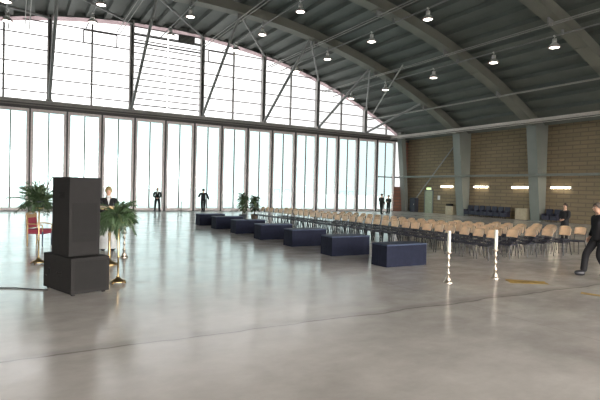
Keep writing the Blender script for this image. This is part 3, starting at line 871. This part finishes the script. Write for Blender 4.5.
def person(label, loc, rz, J, clothes, hair, hairm, scale=1., face=True, skirt=None, shirt=True, wide=1.0):
    """J: joints of the pose, facing +X, left is +Y"""
    t = thing('person', label, 'person', loc, rz); t.scale = (scale*wide, scale*wide, scale)
    hd = J['head']; nk = J['neck']
    names = ['pelvis', 'spine', 'chest', 'neck']
    V = [J['pelvis'], J['spine'], J['chest'], nk]; E = [(0, 1), (1, 2), (2, 3)]; R = [.105, .10, .105, .058]
    def add(p, r, par): V.append(p); R.append(r); E.append((par, len(V)-1)); return len(V)-1
    h0 = add(lerp(nk, hd, .45), .056, 3); h1 = add((hd[0]+.012, hd[1], hd[2]-.045), .074, h0); h2 = add((hd[0]-.008, hd[1], hd[2]+.035), .088, h1); add((hd[0]-.01, hd[1], hd[2]+.085), .062, h2)
    ends = {}
    for s in 'LR':
        sh = add(lerp(J['sh'+s], J['el'+s], .06), .052, 2); el = add(J['el'+s], .040, sh); wr = add(J['wr'+s], .028, el)
        hp = add(J['hip'+s], .078, 0); kn = add(J['kn'+s], .060, hp); an = add(J['an'+s], .040, kn); add(J['toe'+s], .03, an)
    vs, fs = skin_mesh(V, E, R)
    b = MB(); b.mesh(vs, fs, M_skin, True)
    # hands: palm and five bent fingers, rooted in the wrist
    for s in 'LR':
        w = Vector(J['wr'+s]); e = Vector(J['el'+s]); d = (w-e).normalized()
        inw = Vector((0, -1 if s == 'L' else 1, 0)); fw = d.cross(inw).normalized()
        if fw.x < 0 and abs(fw.x) > .2: fw = -fw
        pal = w+d*.05
        b.tube([w-d*.02, w+d*.03, w+d*.085], [.026, .034, .030], M_skin, 8)
        for k, (off, L) in enumerate(((-.027, .062), (-.009, .074), (.009, .078), (.027, .070))):
            r0 = w+d*.07+fw*off; p1 = r0+d*L*.5; p2 = p1+(d*.8+inw*.45)*L*.35; p3 = p2+(d*.4+inw*.8)*L*.3
            b.tube([r0, p1, p2, p3], [.010, .0095, .0085, .006], M_skin, 6)
        r0 = w+d*.03+fw*.022; p1 = r0+(d*.5+fw*.8)*.035; p2 = p1+(d*.9+inw*.25)*.035
        b.tube([r0, p1, p2], [.012, .0105, .008], M_skin, 6)
    # nose, ears, lips, on the head
    b.tube([(hd[0]+.072, hd[1], hd[2]+.012), (hd[0]+.098, hd[1], hd[2]-.025), (hd[0]+.078, hd[1], hd[2]-.032)], [.008, .014, .008], M_skin, 6)
    for s in (-1, 1): b.ball((hd[0]-.005, hd[1]+s*.080, hd[2]-.005), (.018, .008, .030), M_skin, 8, 5)
    b.ball((hd[0]+.070, hd[1], hd[2]-.062), (.012, .024, .008), M_skin, 8, 5)
    b.build('body', t)
    if face:
        for s in (-1, 1):
            e = MB(); e.ball((hd[0]+.070, hd[1]+s*.030, hd[2]+.008), (.010, .012, .007), M_eye, 8, 5); e.ball((hd[0]+.077, hd[1]+s*.030, hd[2]+.008), .0055, M_wick, 6, 4); e.build('eye', t)
    # trousers
    if skirt is None:
        V = [J['pelvis'], lerp(J['pelvis'], J['spine'], .5), lerp(J['spine'], J['chest'], .2)]; E = [(0, 1), (1, 2)]; R = [.15, .14, .125]
        for s in 'LR':
            hp = add(J['hip'+s], .108, 0); kn = add(J['kn'+s], .080, hp); add(lerp(J['kn'+s], J['an'+s], .55), .070, kn); an = add(lerp(J['kn'+s], J['an'+s], 1.03), .070, len(V)-1)
        vs, fs = skin_mesh(V, E, R); b = MB(); b.mesh(vs, fs, clothes[1], True); b.build('trousers', t)
    else:
        b = MB(); pz = J['pelvis'][2]; b.lathe([(skirt[0]*1.15, .06), (skirt[0]*1.1, .3), (.19, pz-.08), (.155, pz+.12)], clothes[1], (0, 0, 0), 18); b.build('skirt', t)
    # jacket
    pv = J['pelvis']
    V = [J['chest'], J['spine'], pv, (pv[0], pv[1], pv[2]-.14), lerp(J['chest'], nk, .62)]; E = [(0, 1), (1, 2), (2, 3), (0, 4)]; R = [.175, .160, .178, .185, .100]
    for s in 'LR':
        s0 = add(lerp(lerp(J['chest'], nk, .35), J['sh'+s], .55), .115, 0); sh = add(lerp(J['sh'+s], J['el'+s], .08), .088, s0)
        el = add(J['el'+s], .070, sh); add(lerp(J['el'+s], J['wr'+s], .95), .052, el)
    vs, fs = skin_mesh(V, E, R); b = MB(); b.mesh(vs, fs, clothes[0], True); b.build('jacket', t)
    if shirt:
        c = Vector(lerp(J['chest'], nk, .45)); b = MB()
        b.mesh([c+Vector((.120, -.045, .05)), c+Vector((.120, .045, .05)), c+Vector((.172, 0, -.15)), c+Vector((.075, .05, .09)), c+Vector((.075, -.05, .09)), c+Vector((.03, 0, 0))],
               [(0, 1, 2), (0, 4, 3, 1), (4, 5, 3), (0, 2, 5, 4), (1, 3, 5, 2)], M_shirt)
        b.lathe([(.066, -.02), (.068, .03)], M_shirt, (nk[0], nk[1], nk[2]-.005), 12); b.build('shirt', t)
    # shoes
    for s in 'LR':
        a = J['an'+s]; q = J['toe'+s]
        dq = Vector(q)-Vector(a); dq.z = 0; dq.normalize()
        V = [(a[0]-.045*dq.x, a[1]-.045*dq.y, a[2]-.025), lerp(a, q, .5), (q[0]+.03*dq.x, q[1]+.03*dq.y, q[2]+.012)]; V[1] = (V[1][0], V[1][1], V[1][2]-.005)
        vs, fs = skin_mesh(V, [(0, 1), (1, 2)], [.080, .074, .062]); b = MB(); b.mesh(vs, fs, M_legs, True); b.build('shoe', t)
    # hair: a cap over the skull
    b = MB(); n = 14; vs = []; fs = []; kk = 6
    for i in range(kk+1):
        th = (PI*.62 if hair != 'long' else PI*.80)*i/kk
        for j in range(n):
            ph = 2*PI*j/n; fr = max(0, math.cos(ph)); tt = th*(1-.42*fr*fr)
            if hair == 'bald': tt = th*.95*(1-.5*fr*fr)
            vs.append((hd[0]-.012+.103*math.sin(tt)*math.cos(ph), hd[1]+.097*math.sin(tt)*math.sin(ph), hd[2]+.018+.118*math.cos(tt)))
    for i in range(kk):
        for j in range(n): fs.append((i*n+j, (i+1)*n+j, (i+1)*n+(j+1) % n, i*n+(j+1) % n))
    b.mesh(vs, fs, hairm, True)
    b.build('hair', t)
    return t

def pose(**k):
    J = dict(pelvis=(0, 0, .96), spine=(.005, 0, 1.14), chest=(.0, 0, 1.34), neck=(.0, 0, 1.50), head=(.02, 0, 1.655),
             shL=(0, .185, 1.425), elL=(-.03, .235, 1.14), wrL=(.05, .23, .90), shR=(0, -.185, 1.425), elR=(-.03, -.235, 1.14), wrR=(.05, -.23, .90),
             hipL=(0, .095, .91), knL=(.02, .105, .50), anL=(0, .11, .085), toeL=(.16, .135, .040),
             hipR=(0, -.095, .91), knR=(.02, -.105, .50), anR=(0, -.11, .085), toeR=(.16, -.135, .040))
    J.update(k); return J
def face_to(dx, dy): return math.atan2(dy, dx)

# man at the glass facing the hall, hands folded in front
person('person in a dark suit standing at the glazed doors, hands folded in front', (9.38, 38.5, 0), face_to(-.25, -1),
       pose(elL=(-.05, .25, 1.15), wrL=(.16, .08, 1.02), elR=(-.05, -.25, 1.15), wrR=(.16, -.06, 1.0), knL=(.02, .13, .5), anL=(0, .15, .085), toeL=(.15, .19, .04), knR=(.02, -.13, .5), anR=(0, -.15, .085), toeR=(.15, -.19, .04)),
       (M_suit, M_suit), 'short', M_hairb, 1.03, wide=1.1)
# person with bent elbows
person('person in dark clothes with bent elbows in front of the glazed doors, above the blocks', (12.85, 37.9, 0), face_to(.2, 1),
       pose(elL=(-.06, .31, 1.15), wrL=(.12, .26, 1.22), elR=(-.03, -.30, 1.16), wrR=(.05, -.37, .96), anL=(0, .06, .085), knL=(.02, .08, .5), toeL=(.16, .07, .04), anR=(0, -.06, .085), knR=(.02, -.08, .5), toeR=(.16, -.07, .04)),
       (M_suit, M_suit), 'short', M_hairb, 1.03, shirt=False, wide=1.15)
# two silhouettes at the corner
person('person in dark clothes standing with feet apart before the last glazed door', (27.7, 33.95, 0), face_to(1, .1),
       pose(elL=(.02, .25, 1.14), wrL=(.18, .16, 1.10), elR=(-.05, -.26, 1.14), wrR=(.10, -.24, .93), knL=(.10, .13, .5), anL=(.14, .16, .085), toeL=(.29, .18, .04), knR=(-.06, -.12, .5), anR=(-.16, -.14, .085), toeR=(0, -.16, .04)),
       (M_suit2, M_suit2), 'short', M_hairb, 1.0, shirt=False, wide=1.15)
person('person in dark clothes beside the brick corner, arms folded', (29.2, 34.8, 0), face_to(-1, -.2),
       pose(elL=(.02, .25, 1.13), wrL=(.17, .02, 1.16), elR=(.02, -.25, 1.13), wrR=(.18, .03, 1.12)), (M_suit2, M_suit2), 'short', M_hairb, .93, shirt=False, wide=1.15)
# fair-haired person behind the lectern
person('person with fair hair, black jacket and white blouse behind the brass lectern', (2.36, 15.6, 0), face_to(-.1, -1),
       pose(elL=(.06, .23, 1.14), wrL=(.24, .10, 1.06), elR=(.06, -.23, 1.14), wrR=(.24, -.10, 1.06)), (M_suit, M_robe), 'long', M_hairy, 1.07, skirt=(.22, 0))
# dark-haired person behind the chairs
person('person with dark hair and dark top standing behind the last row of chairs', (20.25, 12.6, 0), face_to(-1, .1),
       pose(elL=(.04, .23, 1.14), wrL=(.20, .08, 1.04), elR=(.04, -.23, 1.14), wrR=(.2, -.08, 1.04)), (M_suit, M_suit), 'short', M_hairb, .93, shirt=False)
# the walking man at the edge of the frame
person('person in a dark suit walking past the chairs with one leg forward', (12.37, 6.78, 0), face_to(-.868, .497),
       pose(pelvis=(0, 0, .95), spine=(.015, 0, 1.13), chest=(.03, 0, 1.33), neck=(.05, 0, 1.49), head=(.09, 0, 1.64), shL=(.03, .185, 1.415), shR=(.03, -.185, 1.415),
            elL=(-.06, .25, 1.15), wrL=(.06, .26, .93), elR=(-.02, -.25, 1.14), wrR=(.08, -.25, .92),
            hipR=(.03, -.095, .90), knR=(.24, -.10, .53), anR=(.28, -.10, .10), toeR=(.44, -.11, .06),
            hipL=(-.01, .095, .90), knL=(.07, .10, .50), anL=(-.12, .10, .12), toeL=(.02, .11, .035)),
       (M_suit, M_suit), 'bald', M_hairg, 1.03, shirt=False, wide=1.12)

# ------------------------------------------------------------------ sky
w = bpy.data.worlds.new('overcast_sky'); S.world = w; w.use_nodes = True
nt = w.node_tree; bg = nt.nodes['Background']
SKY_L, SKY_R, SKY_BACK_FILL = 3.0, 1.05, 22.0  # sky behind the camera raised as added fill light for the hall
tc = nt.nodes.new('ShaderNodeTexCoord'); sp = nt.nodes.new('ShaderNodeSeparateXYZ'); nt.links.new(tc.outputs['Generated'], sp.inputs[0])
mr = nt.nodes.new('ShaderNodeMapRange'); mr.inputs['From Min'].default_value = -.3; mr.inputs['From Max'].default_value = .75
mr.inputs['To Min'].default_value = SKY_L; mr.inputs['To Max'].default_value = SKY_R
nt.links.new(sp.outputs['X'], mr.inputs['Value'])
mb_ = nt.nodes.new('ShaderNodeMapRange'); mb_.interpolation_type = 'SMOOTHSTEP'; mb_.inputs['From Min'].default_value = -.15; mb_.inputs['From Max'].default_value = .15
nt.links.new(sp.outputs['Y'], mb_.inputs['Value'])
mf = nt.nodes.new('ShaderNodeMix'); nt.links.new(mb_.outputs['Result'], mf.inputs['Factor'])
mf.inputs['A'].default_value = SKY_BACK_FILL; nt.links.new(mr.outputs['Result'], mf.inputs['B'])
nt.links.new(mf.outputs['Result'], bg.inputs['Strength'])
mc = nt.nodes.new('ShaderNodeMix'); mc.data_type = 'RGBA'; nt.links.new(mb_.outputs['Result'], mc.inputs['Factor'])
mc.inputs['A'].default_value = (1., .95, .90, 1); mc.inputs['B'].default_value = (1., 1., 1., 1)
nt.links.new(mc.outputs['Result'], bg.inputs['Color'])

# ------------------------------------------------------------------ camera
F, yaw, pit, rol = 493.43, math.radians(29.8212), math.radians(-1.19684), math.radians(1.45158)
f = Vector((math.sin(yaw)*math.cos(pit), math.cos(yaw)*math.cos(pit), math.sin(pit)))
r0 = Vector((math.cos(yaw), -math.sin(yaw), 0)); u0 = r0.cross(f)
r = r0*math.cos(rol)+u0*math.sin(rol); u = -r0*math.sin(rol)+u0*math.cos(rol)
cam = bpy.data.cameras.new('camera'); co = bpy.data.objects.new('camera', cam); C.objects.link(co)
cam.sensor_fit = 'HORIZONTAL'; cam.sensor_width = 36; cam.lens = F*36/600; cam.clip_end = 600
co.matrix_world = Matrix(((r.x, u.x, -f.x, 0), (r.y, u.y, -f.y, 0), (r.z, u.z, -f.z, 1.95), (0, 0, 0, 1)))
S.camera = co
